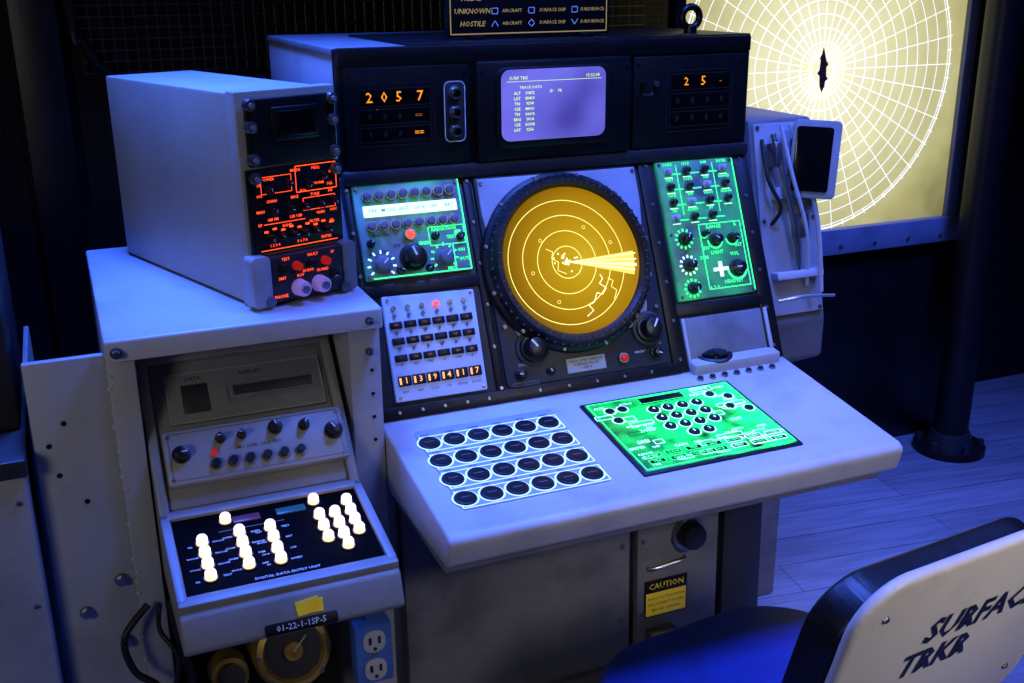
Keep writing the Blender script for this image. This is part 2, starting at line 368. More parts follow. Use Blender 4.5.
for a,L,w,m in ((-12,.168,.004,SWP),(-8,.172,.007,SWP),(-3.5,.172,.003,SWP),(1,.172,.003,SWP)):
    a=math.radians(a)
    b.line(FB,(cx+.008*math.cos(a),cy+.008*math.sin(a)),(cx+L*math.cos(a),cy+L*math.sin(a)),.0012,zs+.0004,m,w2=w)
b.cyl(FB,cx,cy,.044,.0013,.006,SWP,seg=16)
for _ in range(16):
    a=random.uniform(0,6.28);r=random.uniform(.004,.026);b.cyl(FB,cx+r*math.cos(a)*1.4,cy+r*math.sin(a),.044,.0015,.0022,SWP,seg=8)
cl=[(.06,-.04),(.065,-.05),(.055,-.06),(.07,-.072),(.058,-.085),(.045,-.08),(.035,-.1),(.02,-.105),(.03,-.118),(.012,-.13)]
for i in range(len(cl)-1):b.line(FB,(sx+cl[i][0],sy+cl[i][1]),(sx+cl[i+1][0],sy+cl[i+1][1]),.0022,zs+.0006,SWP)
cl=[(.078,-.05),(.09,-.058),(.083,-.07),(.095,-.08),(.085,-.1)]
for i in range(len(cl)-1):b.line(FB,(sx+cl[i][0],sy+cl[i][1]),(sx+cl[i+1][0],sy+cl[i+1][1]),.0018,zs+.0006,RING)
cl=[(-.06,.03),(-.045,.022),(-.05,.008),(-.035,-.002),(-.04,-.02),(-.02,-.03)]
for i in range(len(cl)-1):b.line(FB,(sx+cl[i][0],sy+cl[i][1]),(sx+cl[i+1][0],sy+cl[i+1][1]),.0018,zs+.0006,RING)
for (x,y) in ((-.07,.05),(.04,.07),(-.05,-.09),(.1,.03),(-.1,-.02)):b.arc(FB,sx+x,sy+y,zs+.0006,.003,.0042,RING,seg=16)
b.done()
# --- M4
b=MB(con,'track_control_panel',FB)
b.box(FB,.745,.957,-.357,-.024,.006,z,PLATEG2,.003)
for x,y in ((.753,-.032),(.949,-.032),(.753,-.349),(.949,-.349),(.753,-.2),(.949,-.2)):b.screw(FB,x,y,z,.0045)
for j in range(4):
    for i in range(4):
        x=.772+.05*i;y=-.05-.037*j
        if j==3 and i>2:continue
        b.cyl(FB,x,y,z,.004,.0105,STEEL if (i+j)%3 else GREYL,seg=18);b.cyl(FB,x,y,z+.004,.014,.0075,KNOB if (i+j)%3 else GREYL,.006,seg=14,bev=.001)
        b.text(FB,W(),x+.002,y+.0175,z+.001,.0095,GRN);
        if i<3:b.line(FB,(x+.012,y-.006),(x+.035,y-.006),.0024,z+.001,GRN)
        b.line(FB,(x-.01,y-.014),(x+.012,y-.014),.002,z+.001,GRNW)
for x in (.8,.9):b.line(FB,(x-.003,-.035),(x-.003,-.155),.0018,z+.001,GRN)
def dial(x,y,r,m=GRN):
    b.knob(FB,x,y,z,r,.026)
    for k in range(12):
        a=math.radians(k*30);b.line(FB,(x+r*1.2*math.cos(a),y+r*1.2*math.sin(a)),(x+r*1.65*math.cos(a),y+r*1.65*math.sin(a)),.0045,z+.001,m)
dial(.785,-.212,.015);dial(.785,-.275,.015,GRNW);dial(.785,-.330,.014)
for (x,y,r) in ((.868,-.222,.016),(.915,-.222,.013),(.915,-.295,.021),(.84,-.205,.008)):
    b.knob(FB,x,y,z,r,.024);b.arc(FB,x,y,z+.001,r*1.1,r*1.35,GRN,180,360,32)
b.box(FB,.85,.89,-.297,-.289,z,z+.003,GRNW);b.box(FB,.866,.874,-.311,-.275,z,z+.003,GRNW)
for (x,y,t) in ((.87,-.19,'RANGE'),(.868,-.252,'LIGHT'),(.915,-.26,'VOL'),(.84,-.24,'EW'),(.9,-.325,'HEADSET'),(.845,-.335,'1 2 3'),(.93,-.19,'R'),(.83,-.262,'SYM'),(.93,-.24,'INT')):b.text(FB,t,x,y,z+.001,.0125,GRN)
b.rect(FB,.83,.945,-.338,-.182,z+.001,.0022,GRN)
b.line(FB,(.9545,-.352),(.9545,-.028),.003,z+.001,GRN)
b.done()
# --- M5 recess with track ball
b=MB(con,'trackball_tray')
b.box(FB,.740,.975,-.50,-.397,.004,.012,GREYD,.003)
b.poly(FB,[(.740,-.512),(.748,-.512),(.748,-.397),(.740,-.397)],.008,.018,GREY,.002)
b.poly(FB,[(.967,-.512),(.977,-.512),(.977,-.397),(.967,-.397)],.008,.018,GREY,.002)
TB=frame((.86,-.204,-.717),(1,0,0),(0,.5,.06))
b.box(TB,-.118,.118,-.040,.06,-.02,.010,GREY,.004)
b.lathe(TB,-.045,.006,[(.048,.008),(.048,.012),(.043,.015),(.037,.012)],BLK,48)
b.lathe(TB,-.045,.006,[(.040,.010),(.034,.018),(.018,.023),(0,.025)],BLKG,40)
b.done()
# --- DESK
b=MB(con,'desk_shelf')
dp=[(-.19,-.735),(-.2098,-.7334),(-.626,-.7925),(-.640,-.800),(-.643,-.812),(-.630,-.855),(-.615,-.864),(-.20,-.875),(-.16,-.87)]
b.poly(sideM(0),dp,-.004,1.006,GREYL,.006,3)
b.box(I,.0,.985,-.6,-.17,-.885,-.868,GREYD,.004)
for i in range(7):
    b.cyl(FC,.745+.033*i,-.052,.0,.005,.008,STEEL,seg=16);b.cyl(FC,.745+.033*i,-.052,.005,.003,.006,KNOB,seg=14)
b.done()
b=MB(con,'pushbutton_array',FC)
b.poly(FC,rrect(.203,-.215,.308,.29,.008),-.002,.003,PLATEB,.0012)
for j in range(4):
    y=-.124-.0685*j
    b.rect(FC,.052,.354,y-.029,y+.026,.0036,.0028,PANW)
    for i in range(6):
        x=.066+.0525*i
        b.arc(FC,x,y,.0038,.0225,.0262,PANW,seg=28)
        b.cyl(FC,x,y,.003,.004,.0225,KNOB,.0215,seg=28,bev=.0012);b.cyl(FC,x,y,.0068,.0010,.0155,BLK,seg=20)
        b.line(FC,(x-.010,y),(x+.010,y),.0018,.0082,GREYD)
        b.text(FC,W(),x,y+.0325,.0037,.0085,CHAR)
b.done()
KP=glow_noise('backlit_keypad_plate',(4,8,6),(14,232,112),1.3,15,.30,.58,.35,('X',.44,.80,.75,3.2))
b=MB(con,'backlit_keypad',FC)
b.box(FC,.422,.797,-.370,-.080,-.003,.005,BLK,.002)
b.box(FC,.430,.789,-.362,-.088,.004,.0065,KP,.001)
b.rect(FC,.434,.785,-.358,-.092,.0072,.003,GRN)
b.box(FC,.55,.66,-.125,-.100,.006,.009,BLKG,.001);b.rect(FC,.55,.66,-.125,-.100,.0095,.0015,GRN)
for i in range(4):
    for j in range(4):
        x=.565+.036*i;y=-.152-.036*j
        if j==3 and i in(0,3):continue
        b.cyl(FC,x,y,.006,.005,.0125,KNOB,.0115,seg=20,bev=.001);b.arc(FC,x,y,.0075,.0135,.0158,GRNW,seg=24);b.text(FC,random.choice('0123456789')+'',x,y,.0115,.013,GRNW)
for k in range(95):
    x=random.uniform(.445,.775);y=random.uniform(-.352,-.10)
    if .545<x<.69 and -.28<y<-.09:continue
    if random.random()<.55:b.text(FC,W(),x,y,.0078,random.uniform(.009,.014),GRNW)
    else:
        w=random.uniform(.02,.06);h=random.uniform(.008,.02)
        b.rect(FC,x-w/2,min(x+w/2,.785),y-h/2,y+h/2,.0078,.0018,random.choice((BLK,GRNW,GRNW)))
for (x,y) in ((.72,-.13),(.755,-.15),(.735,-.19),(.77,-.21),(.47,-.13),(.50,-.13),(.47,-.17)):
    b.cyl(FC,x,y,.006,.004,.010,KNOB,seg=20);b.arc(FC,x,y,.0078,.012,.0145,GRNW,seg=24)
for i in range(7):
    for j in range(2):
        x=.47+.048*i;y=-.315-.022*j
        b.box(FC,x-.018,x+.018,y-.007,y+.007,.006,.0078,BLK);b.rect(FC,x-.018,x+.018,y-.007,y+.007,.0082,.0018,GRNW if i>3 else GRN);b.text(FC,W(),x,y,.0084,.010,GRN)
b.done()
# --- lower doors
FDR=frame((0,-.183,0),(1,0,0),(0,0.03,1))
b=MB(con,'lower_doors')
b.box(FDR,.03,.592,-1.46,-.90,-.03,.012,GREYD,.005)
b.box(FDR,.612,.84,-1.46,-.90,-.03,.012,GREYD,.005)
b.box(FDR,.86,.975,-1.50,-.885,-.03,.006,CHAR,.005)
for y in (-.95,-1.15,-1.35):b.screw(FDR,.57,y,.012,.008);b.screw(FDR,.628,y,.012,.007)
b.cyl(FDR,.750,-1.150,.012,.01,.045,STEEL);b.cyl(FDR,.750,-1.150,.022,.03,.036,KNOB,.032,bev=.004)
b.tube([(.645,-.2,-1.22),(.645,-.235,-1.225),(.7,-.24,-1.22),(.74,-.235,-1.215),(.74,-.2,-1.215)],.006,STEEL)
b.box(FDR,.632,.752,-1.36,-1.26,.012,.015,BLK,.001);b.box(FDR,.636,.748,-1.356,-1.294,.014,.0165,YEL,.001)
b.text(FDR,'CAUTION',.692,-1.277,.0162,.022,YEL)
for i,t in enumerate(('HIGH VOLTAGE INSIDE','DISCONNECT POWER','BEFORE OPENING')):b.text(FDR,t,.692,-1.309-.016*i,.0172,.010,BLK)
b.box(FDR,.635,.71,-1.45,-1.39,.012,.05,STEEL,.005);b.cyl(FDR,.672,-1.42,.05,.01,.014,KNOB)
b.tube([(.71,-.2,-1.42),(.76,-.22,-1.44),(.80,-.22,-1.40),(.82,-.2,-1.3)],.006,RUB)
b.done()
er=root('lifting_eye_ring')
b=MB(er,'ring_body')
b.tor(frame((.905,.1,.045),(1,0,0),(0,0,1)),0,0,0,.024,.0085,KNOB);b.cyl(I,.905,.1,.009,.016,.016,KNOB);b.done()
sg=root('symbol_legend_sign')
b=MB(sg,'sign_board')
S=frame((.478,.10,.014),(1,0,0),(0,.0,1))
b.box(S,-.2,.2,0,.135,-.01,.01,BLK,.003);b.rect(S,-.192,.192,.007,.128,.0105,.0025,GOLD)
b.box(I,.33,.36,.07,.13,.009,.02,BLK,.002);b.box(I,.60,.63,.07,.13,.009,.02,BLK,.002)
for i,(t,y) in enumerate((('HOSTILE',.028),('UNKNOWN',.055),('FRIEND',.082))):
    b.text(S,t,-.140,y,.0106,.0155,GOLD,shear=.2,off=.012)
    for j,(u,x) in enumerate((('AIRCRAFT',-.045),('SURFACE SHIP',.055),('SUBSURFACE',.155))):b.text(S,u,x,y,.0106,.0105,GOLD)
    for k,x in enumerate((-.087,.002,.11)):
        if i==0 and k==1:
            for p,q in (((-.008,0),(0,.008)),((0,.008),(.008,0)),((.008,0),(0,-.008)),((0,-.008),(-.008,0))):b.line(S,(x+p[0],y+p[1]),(x+q[0],y+q[1]),.002,.0106,WHITE)
        elif i==0:
            sg_=1 if k==0 else -1
            b.line(S,(x-.008,y-.006*sg_),(x,y+.006*sg_),.002,.0106,WHITE);b.line(S,(x+.008,y-.006*sg_),(x,y+.006*sg_),.002,.0106,WHITE)
        elif i==1:b.rect(S,x-.007,x+.007,y-.006,y+.006,.0106,.002,WHITE)
        else:b.arc(S,x,y-.003,.0106,.006,.008,WHITE,0,180,24)
b.text(S,'TRACK SYMBOLS',0,.111,.0106,.018,GOLD)
b.done()

# ================================================================= SIDE STAND right of console
hs=root('headset_stand')
b=MB(hs,'stand_body')
spf=[(.12,-.20),(.02,-.20),(-.10,-.70),(-.10,-.80),(.02,-.86),(.02,-1.58),(.30,-1.58),(.30,-.20)]
b.poly(sideM(1.03),spf,0,.19,GREYD,.008)
FS=frame((1.03,.02,-.20),(1,0,0),(0,.12,.5))
b.box(FS,.01,.18,-.49,-.01,0,.008,GREY,.003)
for x,y in ((.02,-.02),(.17,-.02),(.02,-.25),(.17,-.25),(.02,-.48),(.17,-.48)):b.screw(FS,x,y,.008,.006)
b.tube([(.05,-.04,.03),(.06,-.16,.05),(.09,-.30,.04),(.10,-.40,.02)],.007,STEEL,FS)
b.tube([(.075,-.02,.03),(.085,-.15,.05),(.115,-.29,.05),(.125,-.42,.02)],.005,GREYL,FS)
b.tube([(.11,-.02,.02),(.125,-.12,.05),(.15,-.28,.05),(.16,-.44,.03)],.006,GREYL,FS)
b.tube([(.03,-.05,.01),(.02,-.15,.04),(.05,-.22,.04),(.04,-.26,.01)],.005,RUB,FS)
b.box(FS,.04,.06,-.12,-.06,0,.05,STEEL,.004);b.box(FS,.10,.125,-.30,-.24,0,.05,STEEL,.004)
b.box(FS,.045,.14,-.20,-.17,0.008,.03,GREYL,.003);b.box(FS,.03,.17,-.40,-.38,0.008,.035,GREYL,.003)
b.tube([(.03,-.45,.03),(.10,-.445,.05),(.20,-.455,.03)],.004,CHROME,FS)
b.done()
b=MB(hs,'tilted_monitor')
FM=frame((1.135,-.05,-.29),(1,-.75,-.05),(-.10,.25,1))
b.poly(FM,rrect(.040,-.0,.115,.19,.012),-.03,.0,GREY,.005);b.poly(FM,rrect(.035,0,.088,.158,.008),-.002,.004,GLASSD,.002)
b.box(FM,-.02,.09,-.05,.05,-.07,-.02,KNOB,.004)
b.done()

# ================================================================= LEFT RACK
rk=root('equipment_rack')
b=MB(rk,'rack_frame')
b.box(I,-.516,-.006,-.294,.46,-.506,-.4635,GREYL,.006,3)
b.box(I,-.516,-.466,-.262,.45,-1.58,-.507,GREY,.004)
b.box(I,-.070,-.006,-.262,.45,-1.58,-.507,GREY,.004)
b.box(I,-.467,-.069,.25,.45,-1.58,-.507,CHAR,.003)
b.box(I,-.655,-.515,-.252,-.235,-1.58,-.500,GREY,.004)
b.box(I,-.655,-.645,-.235,.05,-1.58,-.515,GREYD,.003)
for i in range(26):
    zz=-.515-.025*i
    if random.random()<.75:b.cyl(frame((-.512+random.uniform(-.003,.003),-.256,zz),(1,0,0),(0,0,1)),0,0,0,.008,.0065,GREYL,.003,seg=8)
def bolt(x,y,zz,r=.012):
    F=frame((x,y,zz),(1,0,0),(0,0,1));b.cyl(F,0,0,0,.004,r*1.3,STEEL);b.cyl(F,0,0,.004,.012,r,STEEL,r*.9,seg=6)
bolt(-.497,-.294,-.487,.008);bolt(-.54,-.252,-.955,.010);bolt(-.61,-.252,-1.01,.010);bolt(-.545,-.252,-1.09,.010);bolt(-.03,-.262,-.56,.006)
bolt(-.035,-.294,-.487,.006)
for (x,zz) in ((-.60,-.62),(-.58,-.78),(-.63,-.66),(-.62,-.72)):b.cyl(frame((x,-.2525,zz),(1,0,0),(0,0,1)),0,0,0,.001,.005,BLK,seg=12)
for i in range(4):b.cyl(frame((-.026,-.2625,-.60-.05*i),(1,0,0),(0,0,1)),0,0,0,.001,.004,BLK,seg=12)
b.done()
ob=root('power_outlet_box')
b=MB(ob,'outlet')
FO=frame((-.068,-.268,-1.215),(1,0,0),(0,0,1))
b.box(FO,-.040,.040,-.072,.072,.0,.05,BLUEP,.006)
for y in (.034,-.034):
    b.poly(FO,rrect(0,y,.048,.052,.02),.05,.056,GREYL,.002)
    for x in (-.01,.01):b.box(FO,x-.003,x+.003,y-.004,y+.012,.055,.0575,BLK)
    b.cyl(FO,0,y-.016,.055,.0025,.004,BLK,seg=12)
b.screw(FO,0,0,.05,.006);b.tube([(0,.07,.02),(0,.13,.02),(-.01,.25,.02)],.012,BLUEP,FO);b.done()
gg=root('brass_pressure_gauge')
b=MB(gg,'gauge_body')
FG=frame((-.22,-.20,-1.235),(1,0,0),(0,.35,1))
b.lathe(FG,0,0,[(.085,-.10),(.085,.0),(.078,.02),(.066,.024),(.060,.012)],BRASS,48);b.cyl(FG,0,0,-.02,.03,.066,CHAR);b.cyl(FG,0,0,.01,.012,.02,BRASS)
for k in range(8):
    a=k*math.pi/4;b.screw(FG,.076*math.cos(a),.076*math.sin(a),.021,.006)
b.line(FG,(0,0),(.03,.03),.003,.023,GREY)
b.cyl(FG,-.135,-.02,-.06,.08,.042,BRASS,.038);b.cyl(FG,-.135,-.02,.02,.02,.028,CHAR)
b.cyl(I,-.22,-.13,-1.58,.34,.03,BRASS);b.cyl(I,-.335,-.16,-1.58,.30,.02,CHAR)
b.done()
cb=root('power_cables')
b=MB(cb,'cables')
b.tube([(-.50,-.29,-1.0),(-.55,-.31,-1.05),(-.54,-.32,-1.12),(-.50,-.33,-1.16),(-.46,-.32,-1.25),(-.47,-.32,-1.57)],.007,RUB)
b.tube([(-.48,-.30,-1.0),(-.485,-.31,-1.05),(-.46,-.34,-1.1),(-.48,-.33,-1.2),(-.52,-.32,-1.35),(-.50,-.35,-1.57)],.005,RUB)
b.tube([(-.46,-.29,-1.0),(-.45,-.31,-1.08),(-.44,-.31,-1.15),(-.43,-.32,-1.3),(-.44,-.32,-1.57)],.009,RUB)
b.done()

# ================================================================= KEYSET TERMINAL
kt=root('keyset_terminal')
TG=mat('terminal_grey',(140,140,137),.45,0,(120,120,118),6,bump=.06)
b=MB(kt,'terminal_case')
X0,X1=-.462,-.082
tp=[(.20,-.545),(-.10,-.545),(-.128,-.557),(-.335,-.808),(-.577,-.850),(-.600,-.858),(-.622,-.915),(-.605,-.93),(-.30,-.96),(.20,-.96)]
b.poly(sideM(0),tp,X0,X1,TG,.006,3)
FK=frame((X0,-.128,-.557),(1,0,0),(0,.207,.251));FD=frame((X0,-.335,-.808),(1,0,0),(0,.242,.042));FL=frame((X0,-.600,-.858),(1,0,0),(0,.022,.057))
wk=X1-X0
b.box(FK,0,wk,-.02,.004,-.01,.014,TG,.006)
b.box(FK,0,.02,-.32,-.01,-.01,.014,TG,.006);b.box(FK,wk-.02,wk,-.32,-.01,-.01,.014,TG,.006)
TP=mat('terminal_panel',(152,152,149),.4,0,(140,140,138),8)
TPD=mat('terminal_panel_dark',(122,122,120),.45,0,(112,112,110),8)
b.box(FK,.022,wk-.022,-.31,-.022,-.002,.003,TPD,.002)
b.box(FK,.045,wk-.03,-.150,-.045,0,.010,TPD,.004);b.rect(FK,.048,wk-.033,-.147,-.048,.0105,.002,TP)
b.box(FK,.075,.125,-.130,-.072,.008,.0125,CHAR,.002);b.box(FK,.165,.335,-.112,-.082,.008,.0125,GREYD,.002);b.box(FK,.172,.328,-.107,-.087,.012,.0135,CHAR,.0005);b.rect(FK,.16,.34,-.117,-.077,.0128,.002,GREYD)
b.text(FK,'DATA',.10,-.06,.0107,.011,BLK);b.text(FK,'DISPLAY',.21,-.062,.0107,.011,BLK)
b.box(FK,.025,wk-.012,-.272,-.165,0,.030,TP,.006)
b.rect(FK,.035,wk-.022,-.264,-.173,.0305,.002,GREYD)
for x,y,r in ((.055,-.215,.017),(.13,-.195,.010),(.17,-.195,.009),(.235,-.19,.014),(.29,-.195,.011),(.345,-.215,.018)):b.knob(FK,x,y,.03,r,.024)
for i in range(6):
    x=.115+.032*i;b.cyl(FK,x,-.243,.03,.005,.012,STEEL,seg=16);b.cyl(FK,x,-.243,.035,.008,.008,KNOB,seg=14)
b.cyl(FK,.115,-.222,.03,.008,.006,REDD);b.text(FK,'MIC  LEVEL  CALL  TEST',.2,-.218,.0306,.008,BLK)
for x,y in ((.035,-.178),(wk-.022,-.178),(.035,-.262),(wk-.022,-.262)):b.screw(FK,x,y,.0305,.004)
b.box(FD,0,wk,-.018,0.006,-.005,.014,TG,.005);b.box(FD,0,.018,-.25,0,-.01,.014,TG,.005);b.box(FD,wk-.018,wk,-.25,0,-.01,.014,TG,.005);b.box(FD,0,wk,-.262,-.235,-.02,.012,TG,.006)
b.done()
b=MB(kt,'key_deck')
b.box(FD,.016,wk-.016,-.236,-.014,-.002,.007,KEYBLK,.002)
TEAL=mat('teal_window',(30,70,75),.3,emis=(40,120,130),es=.15);MAR=mat('maroon_window',(70,40,60),.3,emis=(110,70,100),es=.15)
b.box(FD,.125,.175,-.058,-.040,.006,.010,MAR,.001);b.box(FD,.205,.260,-.058,-.040,.006,.010,TEAL,.001)
def key(x,y):
    b.cyl(FD,x,y,.007,.014,.0105,KEYW,.0098,seg=18);b.cyl(FD,x,y,.007,.003,.0125,STEEL,seg=18);b.cyl(FD,x,y,.021,.004,.0092,KEYW,.0080,seg=18,bev=.001)
    b.arc(FD,x,y,.0253,.0045,.0055,CHAR,seg=16)
for x,ys in ((.063,(-.10,-.133,-.165,-.198)),(.112,(-.048,)),(.13,(-.092,-.124,-.155,-.187)),(.185,(-.094,-.126,-.16,-.19)),(.278,(-.040,-.088,-.122,-.157)),(.307,(-.09,-.123,-.156,-.188)),(.337,(-.060,-.092,-.122,-.152))):
    for y in ys:
        key(x,y)
        if x<.25 and y<-.09:b.text(FD,W(),x+.028,y,.0076,.007,WHITE);b.text(FD,W(),x-.022,y-.004,.0076,.006,WHITE)
b.line(FD,(.095,-.075),(.215,-.075),.0015,.0076,GREYD);b.text(FD,'DIGITAL DATA ENTRY UNIT',.19,-.224,.0076,.009,WHITE)
b.done()
b=MB(kt,'labels')
b.poly(FL,rrect(.195,-.052,.125,.02,.004),-.001,.003,BLK,.001);b.text(FL,'01-22-1-1SP-5',.195,-.052,.0035,.015,WHITE)
b.box(FL@Matrix.Rotation(.12,4,'Z'),.185,.225,-.062,-.038,.0,.003,YEL);b.box(FL@Matrix.Rotation(-.05,4,'Z'),.207,.237,-.026,-.004,.0,.003,YEL)
b.done()

# ================================================================= ELECTRONICS BOX
eb=root('receiver_unit')
ang=.325;bw,bd,bh=.207,.60,.405
FE=frame((-.236,-.194,-.463),(math.cos(ang),math.sin(ang),0),(0,0,1))
b=MB(eb,'case')
b.box(FE,0,bw,.004,bh,-bd,0,BOXG,.006)
b.box(FE,-.004,bw+.004,.0,bh+.004,-.03,0.004,BOXG,.004)
b.done()
b=MB(eb,'front_panel')
b.box(FE,.012,bw-.006,.27,bh-.010,.002,.018,BLK,.004)
b.box(FE,.060,.160,.315,.378,.016,.024,KNOB,.004);b.box(FE,.070,.150,.323,.370,.022,.0265,GLASSD,.002)
b.box(FE,.004,bw-.002,.105,.266,.002,.014,BLK,.003)
b.box(FE,-.002,bw+.002,.008,.10,.002,.032,CHAR,.006)
b.poly(FE,rrect(.006,.055,.04,.10,.01),.0,.036,GREY,.003);b.poly(FE,rrect(bw-.004,.055,.03,.10,.01),.0,.036,GREYD,.003)
for y in (.385,.345,.285,.25):
    for x in (.018,bw-.014):
        b.cyl(FE,x,y,.012,.014,.012,STEEL,.011,seg=12,bev=.001);b.cyl(FE,x,y,.026,.004,.005,CHROME,seg=8)
for x in (.02,bw-.02):b.cyl(FE,x,.015,.03,.01,.01,STEEL)
for x,y in ((.045,.225),(.085,.235),(.13,.228),(.165,.24),(.05,.185),(.085,.185),(.12,.185),(.155,.185),(.185,.19),(.04,.135),(.065,.135),(.09,.135),(.115,.135),(.14,.135),(.165,.135)):
    b.knob(FE,x,y,.014,.0085,.018)
for x,y,t in ((.045,.245,'POWER'),(.105,.256,'MODE'),(.15,.256,'FREQ'),(.18,.222,'SQL'),(.05,.203,'CHAN'),(.1,.205,'MHZ'),(.145,.205,'TUNE'),(.18,.208,'DB'),(.05,.168,'AM FM'),(.1,.168,'LSB USB'),(.155,.168,'GAIN'),(.05,.118,'1 2 3 4'),(.11,.118,'5 6 7 8'),(.165,.118,'ENTER'),(.08,.153,'BAND'),(.14,.153,'FILTER'),(.025,.215,'ON'),(.022,.16,'RF'),(.12,.215,'VOL'),(.155,.226,'NORM'),(.185,.245,'CW'),(.025,.235,'TR'),(.025,.185,'MAN'),(.185,.17,'AGC'),(.18,.148,'SEL')):b.text(FE,t,x,y,.0148,.0078,ORG)
b.rect(FE,.105,.195,.213,.263,.0146,.0015,ORG);b.rect(FE,.118,.19,.176,.2,.0146,.0012,ORG);b.line(FE,(.02,.110),(.19,.110),.0016,.0146,ORG);b.line(FE,(.03,.160),(.12,.160),.0012,.0146,ORG);b.rect(FE,.03,.095,.218,.250,.0146,.001,ORG)
for i in range(9):b.box(FE,.03+.018*i,.038+.018*i,.144+.004*(i%2),.1475+.004*(i%2),.014,.0155,ORG)
for i in range(4):b.cyl(FE,.05+.032*i,.076,.032,.014,.009,REDD if i%2 else KNOB,.008)
for x,y,t in ((.06,.092,'TEST'),(.12,.092,'FAULT'),(.05,.055,'XMT'),(.09,.055,'RCV'),(.14,.058,'GUARD'),(.165,.09,'LP')):b.text(FE,t,x,y,.0328,.008,ORG)
for x in (.085,.13):b.cyl(FE,x,.032,.032,.024,.017,VIO,.015,seg=24,bev=.003);b.cyl(FE,x,.032,.056,.006,.008,STEEL)
b.knob(FE,.165,.045,.032,.01,.016);b.text(FE,'PHONE',.045,.02,.0328,.009,ORG);b.text(FE,'AUDIO',.108,.062,.0328,.008,ORG)
b.done()

# ================================================================= PLOT BOARD
pbd=root('polar_plot_board')
FP=frame((0,.76,0),(1,0,0),(0,0,1));px,pz=1.831,-.158
PBM=radial('edge_lit_plexiglass',px,pz,[(0,(255,255,240)),(.18,(253,251,222)),(.42,(232,228,180)),(.74,(184,178,122)),(1,(108,104,60))],1.0,1.0,(40,40,30),.2,.30)
b=MB(pbd,'lit_panel',FP)
b.box(FP,1.285,2.44,-.705,.60,-.012,0,PBM,.002)
b.done()
LNW=mat('lit_grid_line',(240,245,230),.4,emis=(255,255,246),es=1.15);LNY=mat('lit_grid_line_yellow',(240,230,120),.4,emis=(250,238,130),es=1.0)
b=MB(pbd,'polar_grid',FP)
for i in range(1,13):
    r=.0447*i;b.arc(FP,px,pz,.002,r-.0013,r+.0013,LNW,seg=120)
b.arc(FP,px,pz,.002,.544,.549,LNW,seg=120)
for k in range(36):
    a=math.radians(k*10);b.line(FP,(px+.0447*math.cos(a),pz+.0447*math.sin(a)),(px+.537*math.cos(a),pz+.537*math.sin(a)),.0024,.0025,LNW)
for k in range(72):
    a=math.radians(k*5);b.line(FP,(px+.537*math.cos(a),pz+.537*math.sin(a)),(px+.555*math.cos(a),pz+.555*math.sin(a)),.003,.0025,LNW)
SHP=mat('ship_silhouette_mark',(96,40,34),.5)
sil=[(-.002,.072),(.006,.05),(.012,.03),(.022,.018),(.014,.008),(.016,-.02),(.024,-.03),(.014,-.036),(.012,-.055),(.002,-.072),(-.008,-.05),(-.010,-.02),(-.020,-.01),(-.012,.0),(-.010,.03),(-.014,.04),(-.006,.052)]
b.poly(FP,[(px+x_*1.0,pz+y_) for x_,y_ in sil],.003,.005,SHP)
b.text(FP,'1800',px-.06,pz+.01,.004,.03,LNY);b.text(FP,'1300',px+.10,pz-.03,.004,.03,LNY);b.text(FP,'360',px,pz+.56,.004,.03,LNW)
b.done()
b=MB(pbd,'board_frame')
BF=mat('board_frame_paint',(120,128,150),.4,0,(100,108,130),8)
b.box(FP,1.25,2.50,-.795,-.703,-.03,.03,BF,.006);b.box(FP,2.43,2.475,-.72,.62,-.03,.02,BF,.005);b.box(FP,1.25,1.288,-.72,.62,-.03,.02,CHAR,.005);b.box(FP,1.25,2.475,.598,.64,-.03,.02,BF,.005)
for i in range(8):b.screw(FP,1.35+.15*i,-.765,.03,.009)
b.box(FP,1.25,2.55,-1.58,-.796,-.05,-.01,BLK,.004)
b.done()

# ================================================================= POLE
pl=root('support_pole')
b=MB(pl,'pole')
px0,py0=2.44,.60
b.cyl(I,px0,py0,-1.58,2.9,.062,BLK,seg=32);b.cyl(I,px0,py0,-1.58,.03,.13,BLK,seg=32,bev=.006);b.cyl(I,px0,py0,-1.55,.05,.085,CHAR,.07)
for k in range(6):
    a=k*math.pi/3+.3;b.cyl(I,px0+.108*math.cos(a),py0+.108*math.sin(a),-1.55,.025,.014,CHAR,seg=6)
b.done()

# ================================================================= LEFT EDGE CABINET
lc=root('side_cabinet')
b=MB(lc,'cabinet')
b.box(I,-1.25,-.672,-.30,.25,-1.58,-.69,GREY,.008);b.box(I,-1.26,-.668,-.31,.26,-.69,-.655,CHAR,.006)
for zz in (-.74,-.95):b.screw(frame((-.69,-.30,zz),(1,0,0),(0,0,1)),0,0,0,.006)
b.done()
vd=root('video_monitor')
b=MB(vd,'monitor_case')
b.box(I,-1.15,-.676,-.16,.22,-.655,-.31,CHAR,.010);b.box(I,-1.12,-.72,-.168,-.15,-.62,-.34,GLASSD,.003)
b.done()

